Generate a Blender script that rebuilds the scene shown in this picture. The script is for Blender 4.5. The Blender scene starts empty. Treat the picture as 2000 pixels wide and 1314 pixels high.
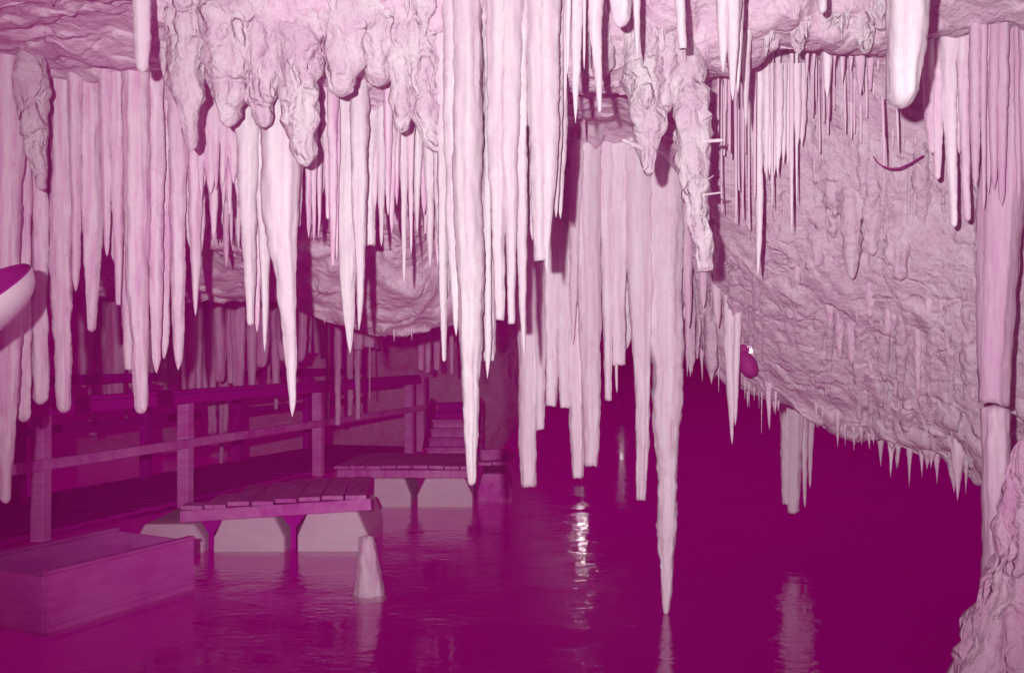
import bpy, math, random
import numpy as np
from mathutils import Vector, noise as mn

# ------------------------------------------------------------------ camera, world, flash, exposure
S = bpy.context.scene
C = S.collection
F = 2111.0          # focal length in pixels of the 2000 px wide photograph (38 mm lens on 36 mm film)
H = 1.75            # eye height above the lake
HY = 700.0          # image row of the horizon

cd = bpy.data.cameras.new('camera')
cam = bpy.data.objects.new('camera', cd)
C.objects.link(cam)
cam.location = (0, 0, H)
cam.rotation_euler = (math.radians(90), 0, 0)
cd.sensor_width = 36
cd.lens = 38
cd.shift_y = 0.0215
cd.clip_start = 0.05
cd.clip_end = 800
S.camera = cam

W = bpy.data.worlds.new('World')
S.world = W
W.use_nodes = True
bg = W.node_tree.nodes['Background']
bg.inputs[0].default_value = (0.164, 0.0, 0.083, 1)     # even magenta dusk of the faded slide, the same in every direction
bg.inputs[1].default_value = 1.0

fl = bpy.data.lights.new('camera_flash', 'SPOT')         # the photographer's flash gun, left of and above the lens
fl.energy = 1520
fl.color = (1.0, 0.985, 0.99)
fl.spot_size = math.radians(78)
fl.spot_blend = 1.0
fl.shadow_soft_size = 0.03
flash = bpy.data.objects.new('camera_flash', fl)
C.objects.link(flash)
flash.location = (-0.27, -0.2, H + 0.16)
aim = Vector(((1150 - 1000) / F * 6, 6, H + (HY - 410) / F * 6))
flash.rotation_euler = (aim - flash.location).to_track_quat('-Z', 'Y').to_euler()

S.view_settings.view_transform = 'Standard'
S.view_settings.look = 'None'
S.view_settings.exposure = 0.0
S.view_settings.gamma = 1.0
S.cycles.max_bounces = 6
S.cycles.diffuse_bounces = 3
S.cycles.volume_bounces = 0
S.cycles.sample_clamp_indirect = 6.0

random.seed(7)
rnd = random.random
PI = math.pi


# ------------------------------------------------------------------ helpers
def at(px, py, d):
    """photograph pixel at distance d -> point in the cave"""
    return Vector(((px - 1000) / F * d, d, H + (HY - py) / F * d))


def tag(o, label=None, cat=None, group=None, kind=None):
    if label: o['label'] = label
    if cat: o['category'] = cat
    if group: o['group'] = group
    if kind: o['kind'] = kind
    return o


def mesh_obj(name, verts, faces, mat, parent=None, smooth=False):
    me = bpy.data.meshes.new(name)
    me.from_pydata([tuple(v) for v in verts], [], faces)
    me.materials.append(mat)
    if smooth:
        me.polygons.foreach_set('use_smooth', [True] * len(me.polygons))
    me.update()
    o = bpy.data.objects.new(name, me)
    C.objects.link(o)
    if parent: o.parent = parent
    return o


def empty(name, loc=(0, 0, 0)):
    o = bpy.data.objects.new(name, None)
    C.objects.link(o)
    o.location = loc
    return o


def local(parent, pts):
    L = parent.location
    return [Vector(p) - L for p in pts]


def smoothnoise(p, oct=3):
    return mn.fractal(p, 1.0, 2.1, oct)


# ------------------------------------------------------------------ materials
def new_mat(name):
    m = bpy.data.materials.new(name)
    m.use_nodes = True
    nt = m.node_tree
    for n in list(nt.nodes): nt.nodes.remove(n)
    out = nt.nodes.new('ShaderNodeOutputMaterial')
    return m, nt, out


def N(nt, t, **kw):
    n = nt.nodes.new(t)
    for k, v in kw.items(): setattr(n, k, v)
    return n


def rock_mat(name, a, b, c, scale=(1, 1, 1), stretch=(5, 5, 0.6), bump=0.5, bd=0.012, rough=0.62, strata=0.0, spec=0.25, speck=0.22, relief=(5.5, 5.5, 0.45), crease=0.0, crease_scale=(6, 6, 6)):
    """a main colour, b stain colour, c pale crust colour"""
    m, nt, out = new_mat(name)
    L = nt.links.new
    geo = N(nt, 'ShaderNodeNewGeometry')
    mp = N(nt, 'ShaderNodeMapping'); mp.inputs['Scale'].default_value = stretch
    L(geo.outputs['Position'], mp.inputs['Vector'])
    n1 = N(nt, 'ShaderNodeTexNoise'); n1.inputs['Scale'].default_value = 2.2; n1.inputs['Detail'].default_value = 6
    n1.inputs['Roughness'].default_value = 0.62
    L(mp.outputs[0], n1.inputs['Vector'])
    r1 = N(nt, 'ShaderNodeValToRGB')
    r1.color_ramp.elements[0].position = 0.36; r1.color_ramp.elements[0].color = (*b, 1)
    r1.color_ramp.elements[1].position = 0.56; r1.color_ramp.elements[1].color = (*a, 1)
    e = r1.color_ramp.elements.new(0.72); e.color = (*c, 1)
    L(n1.outputs['Fac'], r1.inputs[0])
    n2 = N(nt, 'ShaderNodeTexNoise'); n2.inputs['Scale'].default_value = 34; n2.inputs['Detail'].default_value = 5
    n2.inputs['Roughness'].default_value = 0.7
    L(geo.outputs['Position'], n2.inputs['Vector'])
    mx = N(nt, 'ShaderNodeMix', data_type='RGBA', blend_type='MULTIPLY')
    mx.inputs[0].default_value = speck
    r2 = N(nt, 'ShaderNodeValToRGB')
    r2.color_ramp.elements[0].position = 0.3; r2.color_ramp.elements[0].color = (0.72, 0.5, 0.66, 1)
    r2.color_ramp.elements[1].position = 0.5; r2.color_ramp.elements[1].color = (1, 1, 1, 1)
    L(n2.outputs['Fac'], r2.inputs[0])
    L(r1.outputs[0], mx.inputs[6]); L(r2.outputs[0], mx.inputs[7])
    # fine relief
    add = N(nt, 'ShaderNodeMath', operation='ADD')
    n3 = N(nt, 'ShaderNodeTexNoise'); n3.inputs['Scale'].default_value = 6; n3.inputs['Detail'].default_value = 8
    n3.inputs['Roughness'].default_value = 0.65
    mp3 = N(nt, 'ShaderNodeMapping'); mp3.inputs['Scale'].default_value = relief
    L(geo.outputs['Position'], mp3.inputs['Vector']); L(mp3.outputs[0], n3.inputs['Vector'])
    sc = N(nt, 'ShaderNodeMath', operation='MULTIPLY'); sc.inputs[1].default_value = 0.35
    L(n2.outputs['Fac'], sc.inputs[0]); L(n3.outputs['Fac'], add.inputs[0]); L(sc.outputs[0], add.inputs[1])
    height = add.outputs[0]
    if strata:
        wv = N(nt, 'ShaderNodeTexWave', wave_type='BANDS', bands_direction='Y')
        wv.inputs['Scale'].default_value = 1.6; wv.inputs['Distortion'].default_value = 9; wv.inputs['Detail'].default_value = 4
        wv.inputs['Detail Scale'].default_value = 1.4
        L(geo.outputs['Position'], wv.inputs['Vector'])
        a2 = N(nt, 'ShaderNodeMath', operation='MULTIPLY_ADD'); a2.inputs[1].default_value = strata
        L(wv.outputs['Fac'], a2.inputs[0]); L(height, a2.inputs[2])
        height = a2.outputs[0]
    col = mx.outputs[2]
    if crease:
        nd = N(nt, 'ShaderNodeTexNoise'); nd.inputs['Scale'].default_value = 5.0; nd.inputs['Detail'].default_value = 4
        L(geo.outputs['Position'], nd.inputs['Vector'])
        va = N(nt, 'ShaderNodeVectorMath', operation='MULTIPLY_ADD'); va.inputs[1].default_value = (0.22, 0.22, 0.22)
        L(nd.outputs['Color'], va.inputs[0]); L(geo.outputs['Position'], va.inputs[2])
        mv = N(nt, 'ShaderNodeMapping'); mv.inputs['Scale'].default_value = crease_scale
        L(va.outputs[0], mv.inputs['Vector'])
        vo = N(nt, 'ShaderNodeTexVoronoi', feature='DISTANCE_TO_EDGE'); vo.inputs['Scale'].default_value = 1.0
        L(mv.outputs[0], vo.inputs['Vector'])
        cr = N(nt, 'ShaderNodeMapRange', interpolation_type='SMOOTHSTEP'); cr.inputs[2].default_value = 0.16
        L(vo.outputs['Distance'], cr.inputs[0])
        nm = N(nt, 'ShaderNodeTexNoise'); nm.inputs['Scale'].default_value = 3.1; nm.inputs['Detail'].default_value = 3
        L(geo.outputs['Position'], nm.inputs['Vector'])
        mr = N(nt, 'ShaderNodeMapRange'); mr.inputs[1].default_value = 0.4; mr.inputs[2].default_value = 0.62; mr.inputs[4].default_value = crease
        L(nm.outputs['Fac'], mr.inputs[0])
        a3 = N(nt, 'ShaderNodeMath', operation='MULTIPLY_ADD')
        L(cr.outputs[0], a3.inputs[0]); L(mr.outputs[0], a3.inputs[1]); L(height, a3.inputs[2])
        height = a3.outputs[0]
    bp = N(nt, 'ShaderNodeBump'); bp.inputs['Strength'].default_value = bump; bp.inputs['Distance'].default_value = bd
    L(height, bp.inputs['Height'])
    bs = N(nt, 'ShaderNodeBsdfPrincipled')
    bs.inputs['Roughness'].default_value = rough
    bs.inputs['Specular IOR Level'].default_value = spec
    L(col, bs.inputs['Base Color']); L(bp.outputs[0], bs.inputs['Normal'])
    L(bs.outputs[0], out.inputs[0])
    return m


def wood_mat(name, a, b, rough=0.7, stretch=(1.2, 1.2, 14), sc=3.0):
    m, nt, out = new_mat(name)
    L = nt.links.new
    tc = N(nt, 'ShaderNodeTexCoord')
    mp = N(nt, 'ShaderNodeMapping'); mp.inputs['Scale'].default_value = stretch
    L(tc.outputs['Object'], mp.inputs['Vector'])
    n1 = N(nt, 'ShaderNodeTexNoise'); n1.inputs['Scale'].default_value = sc; n1.inputs['Detail'].default_value = 7
    n1.inputs['Roughness'].default_value = 0.65
    L(mp.outputs[0], n1.inputs['Vector'])
    n2 = N(nt, 'ShaderNodeTexNoise'); n2.inputs['Scale'].default_value = 1.7; n2.inputs['Detail'].default_value = 4
    L(tc.outputs['Object'], n2.inputs['Vector'])
    ad = N(nt, 'ShaderNodeMath', operation='ADD')
    ml = N(nt, 'ShaderNodeMath', operation='MULTIPLY'); ml.inputs[1].default_value = 0.5
    L(n1.outputs['Fac'], ad.inputs[0]); L(n2.outputs['Fac'], ad.inputs[1]); L(ad.outputs[0], ml.inputs[0])
    r = N(nt, 'ShaderNodeValToRGB')
    r.color_ramp.elements[0].position = 0.38; r.color_ramp.elements[0].color = (*b, 1)
    r.color_ramp.elements[1].position = 0.62; r.color_ramp.elements[1].color = (*a, 1)
    L(ml.outputs[0], r.inputs[0])
    bp = N(nt, 'ShaderNodeBump'); bp.inputs['Strength'].default_value = 0.4; bp.inputs['Distance'].default_value = 0.006
    L(n1.outputs['Fac'], bp.inputs['Height'])
    bs = N(nt, 'ShaderNodeBsdfPrincipled'); bs.inputs['Roughness'].default_value = rough
    bs.inputs['Specular IOR Level'].default_value = 0.2
    L(r.outputs[0], bs.inputs['Base Color']); L(bp.outputs[0], bs.inputs['Normal']); L(bs.outputs[0], out.inputs[0])
    return m


M = {}
M['near'] = rock_mat('calcite_near_damped', (0.64, 0.59, 0.61), (0.60, 0.49, 0.56), (0.66, 0.63, 0.64), stretch=(15, 15, 0.6), bump=0.55, bd=0.008)  # colour lowered to hold back the strong flash on close stone
M['white'] = rock_mat('calcite_white', (0.76, 0.70, 0.73), (0.70, 0.58, 0.65), (0.79, 0.75, 0.77), stretch=(15, 15, 0.6), bump=0.55, bd=0.008)
M['mid'] = rock_mat('calcite', (0.82, 0.66, 0.75), (0.72, 0.44, 0.62), (0.86, 0.74, 0.80), stretch=(14, 14, 0.7), bump=0.7, bd=0.012)
M['pale'] = rock_mat('calcite_pale', (0.90, 0.80, 0.86), (0.84, 0.66, 0.77), (0.91, 0.85, 0.88), stretch=(13, 13, 0.5), bump=0.45, bd=0.008)  # colour raised to make up for flash falloff farther back
M['bright'] = rock_mat('calcite_falloff_offset', (0.95, 0.88, 0.92), (0.91, 0.78, 0.86), (0.96, 0.92, 0.94), stretch=(13, 13, 0.5), bump=0.45, bd=0.01)  # palest copy, brightens the distant bunch the flash barely reaches
M['dim'] = rock_mat('calcite_beam_edge', (0.66, 0.46, 0.58), (0.60, 0.34, 0.51), (0.70, 0.54, 0.63), stretch=(14, 14, 0.7), bump=0.6, bd=0.012)  # darker copy, paints in the weak edge of the flash beam
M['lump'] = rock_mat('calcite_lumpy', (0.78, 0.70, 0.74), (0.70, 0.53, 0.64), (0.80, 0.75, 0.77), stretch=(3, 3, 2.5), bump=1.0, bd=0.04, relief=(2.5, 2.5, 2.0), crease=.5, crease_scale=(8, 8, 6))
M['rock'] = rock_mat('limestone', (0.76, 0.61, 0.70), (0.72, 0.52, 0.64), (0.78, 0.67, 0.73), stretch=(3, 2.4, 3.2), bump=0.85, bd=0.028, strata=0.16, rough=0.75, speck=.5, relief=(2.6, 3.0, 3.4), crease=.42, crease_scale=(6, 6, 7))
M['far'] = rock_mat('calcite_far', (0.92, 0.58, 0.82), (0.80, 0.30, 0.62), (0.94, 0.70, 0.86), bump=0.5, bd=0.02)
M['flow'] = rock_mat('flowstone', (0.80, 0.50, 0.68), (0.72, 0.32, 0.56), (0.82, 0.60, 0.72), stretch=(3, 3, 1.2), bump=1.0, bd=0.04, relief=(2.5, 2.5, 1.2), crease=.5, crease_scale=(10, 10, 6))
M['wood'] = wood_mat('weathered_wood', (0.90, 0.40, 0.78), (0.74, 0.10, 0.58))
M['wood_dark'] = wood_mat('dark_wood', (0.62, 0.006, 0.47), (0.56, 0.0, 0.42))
M['wood_x'] = wood_mat('weathered_wood_lengthwise', (0.90, 0.36, 0.76), (0.72, 0.08, 0.58), stretch=(1, 1, 1), sc=9)
M['deck'] = wood_mat('deck_wood', (0.88, 0.40, 0.76), (0.68, 0.10, 0.54), stretch=(9, 1, 1), sc=3)
M['float'] = wood_mat('painted_float', (0.96, 0.88, 0.93), (0.90, 0.70, 0.82), stretch=(1, 1, 3), sc=5)
M['punt'] = wood_mat('punt_planks', (0.84, 0.20, 0.70), (0.72, 0.09, 0.58), stretch=(1, 1, 6), sc=3)
M['metal_dark'] = wood_mat('dark_metal', (0.34, 0.03, 0.20), (0.26, 0.01, 0.15), rough=0.6)
M['shade_white'] = wood_mat('white_enamel', (0.84, 0.77, 0.81), (0.78, 0.66, 0.74), rough=0.45, stretch=(1, 1, 1), sc=6)
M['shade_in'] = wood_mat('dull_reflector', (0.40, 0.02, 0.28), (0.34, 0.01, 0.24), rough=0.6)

m, nt, out = new_mat('lamp_glow')
e = N(nt, 'ShaderNodeEmission'); e.inputs[0].default_value = (1, 0.93, 0.95, 1); e.inputs[1].default_value = 36
nt.links.new(e.outputs[0], out.inputs[0]); M['glow'] = m

m, nt, out = new_mat('bulb_glow')
e = N(nt, 'ShaderNodeEmission'); e.inputs[0].default_value = (1, 0.9, 0.95, 1); e.inputs[1].default_value = 11
nt.links.new(e.outputs[0], out.inputs[0]); M['bulb'] = m

m, nt, out = new_mat('lake_water')
L = nt.links.new
geo = N(nt, 'ShaderNodeNewGeometry')
mp = N(nt, 'ShaderNodeMapping'); mp.inputs['Scale'].default_value = (0.75, 1.0, 1)
L(geo.outputs['Position'], mp.inputs['Vector'])
na = N(nt, 'ShaderNodeTexNoise'); na.inputs['Scale'].default_value = 11; na.inputs['Detail'].default_value = 5; na.inputs['Distortion'].default_value = 0.6
nb = N(nt, 'ShaderNodeTexNoise'); nb.inputs['Scale'].default_value = 1.3; nb.inputs['Detail'].default_value = 2
L(mp.outputs[0], na.inputs['Vector']); L(geo.outputs['Position'], nb.inputs['Vector'])
rr = N(nt, 'ShaderNodeMapRange'); rr.inputs[1].default_value = 0.38; rr.inputs[2].default_value = 0.66
rr.inputs[3].default_value = 0.15; rr.inputs[4].default_value = 1.0
L(nb.outputs['Fac'], rr.inputs[0])
mu = N(nt, 'ShaderNodeMath', operation='MULTIPLY'); L(na.outputs['Fac'], mu.inputs[0]); L(rr.outputs[0], mu.inputs[1])
bp = N(nt, 'ShaderNodeBump'); bp.inputs['Strength'].default_value = 0.42; bp.inputs['Distance'].default_value = 0.02
L(mu.outputs[0], bp.inputs['Height'])
gl = N(nt, 'ShaderNodeBsdfGlass'); gl.inputs['IOR'].default_value = 1.33; gl.inputs['Roughness'].default_value = 0.012
L(bp.outputs[0], gl.inputs['Normal']); L(gl.outputs[0], out.inputs[0])
M['water'] = m

# ------------------------------------------------------------------ cave roof and walls: one height field through surveyed points
CP = []
def cp(px, py, d):
    p = at(px, py, d); CP.append((p.x, p.y, p.z))
for px in (-600, -200, 100, 270):
    cp(px, 0, 4.67); cp(px, 78, 5.25)
for px in (380, 480, 580, 690, 800, 910, 1020, 1130, 1240, 1350, 1440):
    cp(px, -60, 5.0); cp(px, 10, 5.1); cp(px, 70, 5.18); cp(px, 125, 5.32); CP.append(((px - 1000) / F * 4.3, 4.3, 3.62))
for px in (1540, 1640, 1740):
    cp(px, -40, 5.0); cp(px, 85, 5.14); CP.append(((px - 1000) / F * 4.2, 4.2, 3.5))
for px in (1850, 2000, 2200, 2600):
    cp(px, -30, 4.7); cp(px, 70, 5.1)
for px in (-150, 0, 100, 190, 290, 370): cp(px, 120, 5.6); cp(px, 172, 5.95); cp(px, 300, 6.2); cp(px, 400, 6.5); cp(px, 420, 7.3)
for px in (440, 545, 650, 755, 850): cp(px, 150, 5.65); cp(px, 280, 6.1); cp(px, 350, 6.4)
for px in (950, 1050): cp(px, 150, 5.9); cp(px, 240, 7.0); cp(px, 420, 9.0)
for p in ((400, 470, 7.2), (450, 500, 7.3), (400, 560, 7.8), (470, 590, 8.0), (560, 470, 7.0), (600, 590, 7.7), (640, 450, 6.9), (660, 612, 7.8), (760, 450, 6.9),
          (740, 642, 7.8), (850, 460, 6.9), (800, 652, 7.8), (880, 640, 7.8), (700, 560, 7.35), (830, 570, 7.35), (960, 600, 8.0), (300, 600, 9.0)): cp(*p)
for px in (250, 420, 600, 740, 860, 980): cp(px, 500, 9.4)
for px in (1110, 1180, 1250, 1320): cp(px, 262, 7.3); cp(px, 560, 8.0); cp(px, 660, 8.6); cp(px, 520, 10.2)
for p in ((1380, 150, 5.8), (1400, 350, 6.8), (1380, 500, 7.8), (1380, 708, 8.8), (1380, 540, 10.4),
          (1500, 70, 5.25), (1520, 110, 6.3), (1520, 320, 6.6), (1520, 500, 7.0), (1500, 650, 7.8), (1480, 765, 8.6), (1480, 600, 10.2),
          (1650, 70, 5.2), (1650, 150, 6.0), (1650, 250, 6.1), (1650, 400, 6.4), (1650, 560, 6.8), (1650, 720, 7.5), (1650, 852, 8.2), (1650, 650, 9.4),
          (1780, 100, 5.4), (1780, 300, 5.9), (1780, 500, 6.3), (1780, 700, 6.9), (1780, 892, 7.6), (1780, 690, 8.8),
          (1900, 120, 5.3), (1900, 300, 5.7), (1900, 550, 6.1), (1900, 750, 6.5), (1900, 945, 7.1), (1900, 740, 8.2),
          (2050, 150, 5.0), (2050, 400, 5.4), (2050, 700, 5.9), (2050, 950, 6.5)): cp(p[0], p[1], p[2] if p[2] < 5.6 else 5.6 + (p[2] - 5.6) * .72)
CP += [(4.4, 5.6, 0.9), (5.2, 5, 0.0), (5.4, 8, 0.0), (5.6, 2, 0.3), (5.4, 0, 0.8), (6.5, 11, 0.3), (7, 5, -1), (7, 0, -1), (5, 3.5, 1.6),
       (-4.3, 5.6, 2.7), (-5.4, 5, 1.2), (-6.2, 5, -0.3), (-6, 0, 0.0), (-6, 9, 1.0), (-7.2, 12, 2.2), (-7.5, 5, -1), (-7.5, 0, -1), (-4.6, 2.5, 2.9),
       (-6, 15, 2.3), (-3, 15.5, 2.4), (-1.4, 16.5, 2.4), (0, 16, 2.9), (-7, 18.6, 0.5), (-4.5, 19.2, 0.5), (-2.2, 20, 0.5), (-0.6, 20.6, 0.5), (0.25, 21.2, 0.9), (0.6, 23, 2.3), (-9, 19.5, -1), (-5, 20.6, -1), (-2.2, 21.4, -1), (-.6, 22, -1), (-3, 18, 2.3), (-0.4, 19.2, 2.4), (4, 14, 2.8), (-6, 24, -2), (0.8, 24, 3.1), (7, 24, 3.0), (8, 15, 1.8),
       (-5, -4, 3.2), (0, -4, 3.5), (5, -4, 3.2), (0, 0, 3.7), (-3, 0, 3.5), (3, 0, 3.5), (0, 3, 3.6), (-2.6, 3, 3.4), (2.6, 3, 3.4)]
CPA = np.array(CP)
_A = np.sqrt(((CPA[:, None, :2] - CPA[None, :, :2]) ** 2).sum(-1) + 0.01)
_Wt = np.linalg.solve(_A + 0.02 * np.eye(len(CP)) * -1, CPA[:, 2])


def roof(x, y):
    x = np.atleast_1d(x); y = np.atleast_1d(y)
    r = np.sqrt((x[:, None] - CPA[None, :, 0]) ** 2 + (y[:, None] - CPA[None, :, 1]) ** 2 + 0.01)
    return r @ _Wt


def roof1(x, y): return float(roof(x, y)[0])


def build_roof():
    xs = np.concatenate([np.linspace(-9, -4.0, 70)[:-1], np.linspace(-4.0, 4.4, 360)[:-1], np.linspace(4.4, 9, 24)])
    ys = np.concatenate([np.linspace(-5, 3.6, 36)[:-1], np.linspace(3.6, 9.6, 330)[:-1], np.linspace(9.6, 12.6, 70)[:-1], np.linspace(12.6, 26, 120)])
    nx, ny = len(xs), len(ys)
    X, Y = np.meshgrid(xs, ys)
    Xf, Yf = X.ravel(), Y.ravel()
    Z = np.concatenate([roof(Xf[i:i + 20000], Yf[i:i + 20000]) for i in range(0, len(Xf), 20000)])
    V = np.stack([Xf, Yf, Z], 1)
    for i in range(len(V)):
        x, y, z = V[i]
        p = Vector((x, y, z))
        k = 0.45 if (x > 0.6 and y > 5.4 and z > 1.45) else 1.0
        v = mn.noise_vector(p * 1.7) * 0.09 * k + mn.noise_vector(p * 4.3) * 0.055 * k + mn.noise_vector(p * 9) * 0.034 * (k + .15) + mn.noise_vector(p * 19) * 0.019
        ridge = abs(mn.noise(Vector((x * 1.1, y * 3.2, z * 4.5))))
        rip = 1 - min(1, abs(mn.noise(Vector((x * 5.2, y * 5.2, z * 1.0))) * 2.2))
        V[i] = (x + v.x * 0.8, y + v.y * 1.3 - rip * 0.05 * k, z + v.z * 0.8 - ridge * 0.05 * k)
    idx = np.arange(nx * ny).reshape(ny, nx)
    faces = np.stack([idx[:-1, :-1], idx[1:, :-1], idx[1:, 1:], idx[:-1, 1:]], -1).reshape(-1, 4)
    o = mesh_obj('cave_ceiling', V, faces.tolist(), M['rock'], smooth=True)
    tag(o, 'pale banded limestone roof and sloping walls of the cave', kind='structure')
    return o


ROOF = build_roof()

# ------------------------------------------------------------------ lake
bmx = mesh_obj('lake_water', [(-250, -30, 0), (250, -30, 0), (250, 600, 0), (-250, 600, 0)], [(0, 1, 2, 3)], M['water'])
tag(bmx, 'dark still cave lake with faint ripples', kind='structure')


# ------------------------------------------------------------------ dripstone builder
def dripstone(name, pts, d, tip='p', mat='mid', rough=1.0, lump=0.0, to_roof=True, sides=None, parent=None, origin=None, dd=0.0, rib=1.0):
    """pts: (px, py, width in px) from root to tip. tip p pointed, r rounded, b broken off square, n open"""
    P = []
    for px, py, w in pts:
        v = at(px, py, d + dd * (py - pts[0][1]) / max(1, pts[-1][1] - pts[0][1]))
        P.append((v.x, v.y, v.z, w / 2 / F * d))
    if to_roof:
        x, y, z, r = P[0]
        zr = roof1(x, y) + 0.16
        if zr > z + 0.02:
            P.insert(0, (x, y, zr, r * 1.12))
    P = np.array(P)
    seg = np.abs(np.diff(P[:, 2])) + 1e-6
    t = np.concatenate([[0], np.cumsum(seg)])
    Ltot = t[-1]
    rmax = P[:, 3].max()
    n = int(min(190, max(14, Ltot / max(0.011, min(0.03, rmax * 0.28)))))
    s = np.linspace(0, Ltot, n)
    if tip == 'r':
        h = min(max(P[-1, 3] * 1.3, 0.01), Ltot * .5)
        s = np.concatenate([s[s < Ltot - h * 1.05], Ltot - h + h * np.sin(np.linspace(0, PI / 2, 8))]); n = len(s)
    ix = np.interp(s, t, P[:, 0]); iy = np.interp(s, t, P[:, 1]); iz = np.interp(s, t, P[:, 2]); ir = np.interp(s, t, P[:, 3])
    k = np.array([.1, .2, .4, .2, .1])
    if n > 20 and tip != 'r':
        ir2 = np.convolve(np.pad(ir, 2, mode='edge'), k, 'valid'); ix2 = np.convolve(np.pad(ix, 2, mode='edge'), k, 'valid')
        ir, ix = ir2, ix2
    ns = sides or int(min(36, max(8, 10 + rmax * 260)))
    if lump: ns = max(ns, 30)
    sd = rnd() * 100
    verts, faces = [], []
    el = 0.85 + 0.4 * rnd()
    big = max(0.4, min(1.5, rmax / 0.05))
    for i in range(n):
        r = ir[i]
        rem = Ltot - s[i]
        if tip == 'r': 
            h = max(P[-1, 3] * 1.3, 1e-4)
            if rem < h: r = r * math.sqrt(max(0.0, 1 - ((h - rem) / h) ** 2)) 
        elif tip == 'p':
            h = max(0.05, P[-1, 3] * 4)
            if rem < h: r = r * (0.12 + 0.88 * (rem / h) ** 0.6)
        r = max(r, 0.0012)
        zt = iz[i]
        wob = 0.22 * r if tip != 'b' else 0.12 * r
        cx = ix[i] + wob * mn.noise(Vector((sd, zt * 2.2, 0))); cy = iy[i] + wob * mn.noise(Vector((sd, zt * 2.2, 9)))
        ring = 1 + 0.09 * rough * mn.noise(Vector((sd + 3, zt * 3.1, 1))) + 0.05 * rough * mn.noise(Vector((sd + 3, zt * 11, 1))) + 0.035 * rough * mn.noise(Vector((sd + 3, zt * 27, 1)))
        for j in range(ns):
            a = 2 * PI * j / ns
            ca, sa = math.cos(a), math.sin(a)
            q = 1 + rib * 0.16 * mn.noise(Vector((ca * 1.7 * big + sd, sa * 1.7 * big, zt * 0.55))) \
                + rib * 0.10 * mn.noise(Vector((ca * 3.6 * big + sd, sa * 3.6 * big, zt * 1.0)))
            rr_ = r * ring * q
            px_, py_ = cx + ca * rr_, cy + sa * rr_ * el
            v = Vector((px_, py_, zt))
            a1 = min(0.009, r * 0.2) * rough
            dz = mn.noise(Vector((v.x * 26 + sd, v.y * 26, v.z * 9))) * a1 + mn.noise(v * 42) * a1 * 0.6
            if lump:
                b = abs(mn.noise(v * 7.5 + Vector((0, sd, 0)))) * 2 - 0.5 + 0.6 * (abs(mn.noise(v * 15)) * 2 - 0.4) + 0.12 * (abs(mn.noise(v * 31)) * 2 - .4)
                dz += lump * b * min(1.0, r / 0.08)
            v.x += ca * dz; v.y += sa * dz
            if tip == 'b' and i >= n - 2:
                v.z += r * 0.35 * mn.noise(Vector((px_ * 30, py_ * 30, sd)))
            verts.append(v)
        if i:
            b0, b1 = (i - 1) * ns, i * ns
            for j in range(ns):
                j2 = (j + 1) % ns
                faces.append((b0 + j, b1 + j, b1 + j2, b0 + j2))
    lastc = len(verts)
    verts.append(Vector((ix[-1], iy[-1], iz[-1] - (0.004 if tip != 'b' else -0.3 * ir[-1]))))
    b0 = (n - 1) * ns
    for j in range(ns): faces.append((b0 + j, lastc, b0 + (j + 1) % ns))
    org = Vector((ix[0], iy[0], iz[0])) if origin is None else origin
    verts = [v - org for v in verts]
    o = mesh_obj(name, verts, faces, M[mat], parent, smooth=True)
    if parent is None: o.location = org
    return o


_one = ['', 'first', 'second', 'third', 'fourth', 'fifth', 'sixth', 'seventh', 'eighth', 'ninth', 'tenth', 'eleventh', 'twelfth', 'thirteenth', 'fourteenth', 'fifteenth',
        'sixteenth', 'seventeenth', 'eighteenth', 'nineteenth']
_ten = {2: ('twentieth', 'twenty'), 3: ('thirtieth', 'thirty'), 4: ('fortieth', 'forty'), 5: ('fiftieth', 'fifty'), 6: ('sixtieth', 'sixty')}
ORD = ['leftmost'] + [_one[i] if i < 20 else _ten[i // 10][0] if i % 10 == 0 else _ten[i // 10][1] + '-' + _one[i % 10] for i in range(2, 70)]


def look(pts, tip):
    w = max(p[2] for p in pts); l = pts[-1][1] - pts[0][1]
    a = 'hair-thin' if w < 8 else 'slim' if w < 20 else 'stout' if w < 45 else 'broad'
    b = {'p': 'pointed', 'r': 'round-tipped', 'b': 'blunt broken', 'n': 'open'}[tip]
    return f'{a} {b}'


def cluster(where, group, d, mat, items, name='stalactite', cat='stalactite', jit=0.12, **kw):
    items = sorted(items, key=lambda it: it[0][-1][0])
    n = len(items)
    for i, it in enumerate(items):
        pts, tip = it[0], it[1]
        opt = dict(kw)
        dz = (rnd() - 0.5) * 2 * jit
        label = None
        if len(it) > 2:
            opt.update(it[2])
        label = opt.pop('label', None); dz = opt.pop('dz', dz); dist = opt.pop('d', d) ; mt = opt.pop('mat', mat)
        o = dripstone(name, pts, dist + dz, tip, mt, **opt)
        if not label:
            order = ORD[i] + ('' if i == 0 else ' from left') if i < n - 1 else 'rightmost'
            label = f'{look(pts, tip)} {cat}, {order} {where}'
        tag(o, label, cat, group)


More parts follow.
